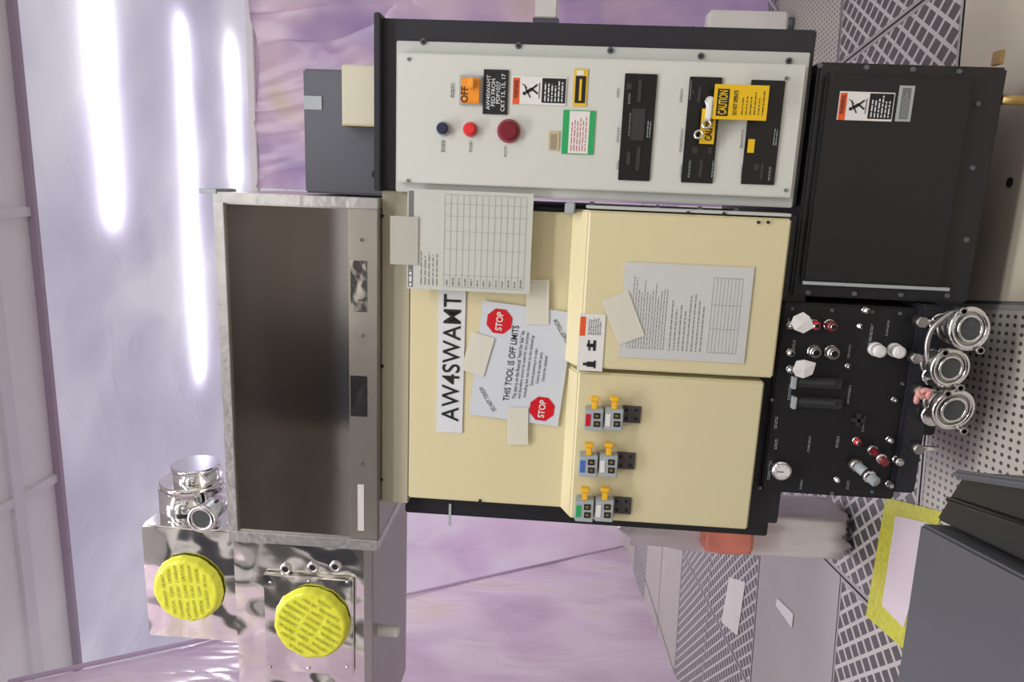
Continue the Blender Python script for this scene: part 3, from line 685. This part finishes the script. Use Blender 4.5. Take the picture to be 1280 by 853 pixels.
x0,x1,z0,z1=R(455,686,467,950,Ya-0.01); box(ca,'bottom_flange',a_[0],xr_,Ya-0.015,0.40,z0,a_[2]-0.0005,steelb,0.002)
x0,x1,z0,z1=R(331,722,441,842,Ya-0.015); box(ca,'square_flange',x0,x1,Ya-0.015,Ya-0.001,z0,z1,steel,0.003)
bolts(ca,'flange_bolts',[(338,729),(434,729),(338,835),(434,835),(386,728),(386,836)],Ya-0.015,2.5,chrome)
crinkledisc(ca,'taped_port_cover',391,777,Ya-0.016,48,ctape,60)
for i,(px,py) in enumerate(((357,712),(391,710),(419,709))):
    x,z=W(px,py,Ya-0.003); torus(ca,'port_ring_%d'%i,(x,Ya-0.003,z),(0,-1,0),0.011,0.004,chrome); cyl(ca,'port_hole_%d'%i,(x,Ya,z),(x,Ya-0.003,z),0.009,ink)
x0,x1,z0,z1=R(458,785,498,797,Ya+0.03); box(ca,'white_stud',x0,x1,Ya+0.03,Ya+0.05,z0,z1,white,0.004)
cb=grp('stainless_transfer_chamber'); Yc=0.06
b_=R(181,661,296,799,Yc); box(cb,'body',b_[0],b_[1],Yc,0.36,max(a_[3],o_[3])+0.001,b_[3],steel,0.004)
crinkledisc(cb,'taped_port_cover',237,734,Yc-0.004,44,ctape,5)
def hcyl(nm,pxc,py0,py1,rp,Y,m):
    xa_,z=W(pxc,(py0+py1)/2,Y); x1=W(pxc,py0,Y)[0]; x0=W(pxc,py1,Y)[0]; k=rp/(FPX/((Vector((xa_,Y,z))-C).dot(F)))
    cyl(cb,nm,(x0,Y,z),(x1,Y,z),k,m,seg=48,bev=0.002); return x0,x1,z,k
Ym=0.16
x0,x1,z,k=hcyl('port_tube_small',246,580,618,27,Ym,chrome); cyl(cb,'port_rim',(x1-0.012,Ym,z),(x1+0.001,Ym,z),k*1.06,chrome,seg=48,bev=0.002)
hcyl('port_tube_large',236,606,662,33,Ym,chrome)
x0,x1,z,k=hcyl('port_flange',240,598,606,37,Ym,steel)
x,z=W(264,638,Yc-0.0); 
cyl(cb,'front_nipple',(x,Ym,z),(x,Yc-0.05,z),0.028,chrome,bev=0.002); torus(cb,'front_nipple_ring',(x,Yc-0.05,z),(0,-1,0),0.03,0.008,chrome); cyl(cb,'nipple_glass',(x,Yc-0.05,z),(x,Yc-0.053,z),0.024,dkport)
# ================= OTHER OBJECTS =====================
pb=grp('plastic_storage_bag')
x0,x1,z0,z1=R(785,640,948,690,0.55)
wb=mat('bag_plastic',(230,223,225),0.3,var=0.1,bump=0.4,bscale=10)
def lump(parent,name,x0,x1,y0,y1,z0,z1,m,seed):
    bm=bmesh.new(); bmesh.ops.create_cube(bm,size=1); bmesh.ops.subdivide_edges(bm,edges=bm.edges[:],cuts=12,use_grid_fill=True)
    for v in bm.verts:
        n=v.co.normalized(); v.co=v.co*0.8+n*0.12
        v.co+=n*(0.06*noise.noise(v.co*4+Vector((seed,0,0)))+0.03*noise.noise(v.co*11+Vector((seed,0,0))))
        v.co=Vector((v.co.x*(x1-x0),v.co.y*(y1-y0),v.co.z*(z1-z0)))
    return meshobj(name,bm,m,parent,((x0+x1)/2,(y0+y1)/2,(z0+z1)/2),True)
lump(pb,'bag',x0,x1,0.55,0.75,0.02,z1,wb,1)
u=R(880,650,940,688,0.52); lump(pb,'red_contents',u[0],u[1],0.49,0.57,u[2],u[3],mat('orange_red',(232,140,120),0.4,var=0.25,vscale=12),3)
ep=grp('equipment_stand')
Q=WZ(995,28,0.0)
box(ep,'post_front',Q.x-0.045,Q.x+0.045,Q.y,Q.y+0.09,0.03,W(885,28,Q.y)[1],postw,0.012)
cyl(ep,'foot',(Q.x,Q.y+0.045,0),(Q.x,Q.y+0.045,0.03),0.03,greyd)
X2,Z2=W(680,12,Q.y); box(ep,'arm',Q.x-0.01,X2+0.3,Q.y,Q.y+0.07,Z2-0.06,Z2+0.04,postw,0.006)
box(ep,'arm_end',Q.x-0.02,Q.x-0.01,Q.y-0.01,Q.y+0.08,Z2-0.07,Z2+0.05,greyd,0.004)
box(ep,'post_rear',X2+0.16,X2+0.22,Q.y,Q.y+0.07,0.0,Z2-0.05,postw,0.006)
cu=bpy.data.curves.new('cable','CURVE'); cu.dimensions='3D'; cu.bevel_depth=0.006; sp=cu.splines.new('NURBS'); P=[(865,34),(880,42),(900,46),(930,48)]
sp.points.add(3)
for i,(a,b) in enumerate(P):
    x,z=W(a,b,Q.y-0.02); sp.points[i].co=(x,Q.y-0.02,z,1)
sp.use_endpoint_u=True; cu.materials.append(ink); o=bpy.data.objects.new('cable',cu); link(o,ep)
cr=grp('grey_equipment_crate'); zt2=0.45
P=[WZ(1150,654,zt2),WZ(1118,870,zt2),WZ(1105,960,zt2),WZ(1480,1150,zt2),WZ(1480,826,zt2)]
prism(cr,'body',[(q.x,q.y) for q in P],0.0,zt2,boxgrey)
bb=grp('black_plastic_tray')
P=[WZ(1186,589,zt2),WZ(1151,648,zt2),WZ(1300,722,zt2),WZ(1300,603,zt2)]
P2=[(q.x,q.y) for q in P]
prism(bb,'body',P2,0.0,zt2-0.02,boxblack)
def strip(nm,a,b,wd,z0,z1,m):
    a=Vector(a);b=Vector(b);d=(b-a).normalized(); n=Vector((-d.y,d.x))*wd
    prism(bb,nm,[(a-n),(b-n),(b+n),(a+n)],z0,z1,m)
L=lambda i,j,k:Vector(P2[i]).lerp(Vector(P2[j]),k)
strip('rim_highlight',L(0,1,0.05),L(3,2,0.05),0.006,zt2-0.02,zt2-0.005,boxgrey)  # lighter strip puts the tray's edge highlight into colour
strip('rim_inner',L(0,1,0.55),L(3,2,0.55),0.004,zt2-0.02,zt2-0.012,slotg)
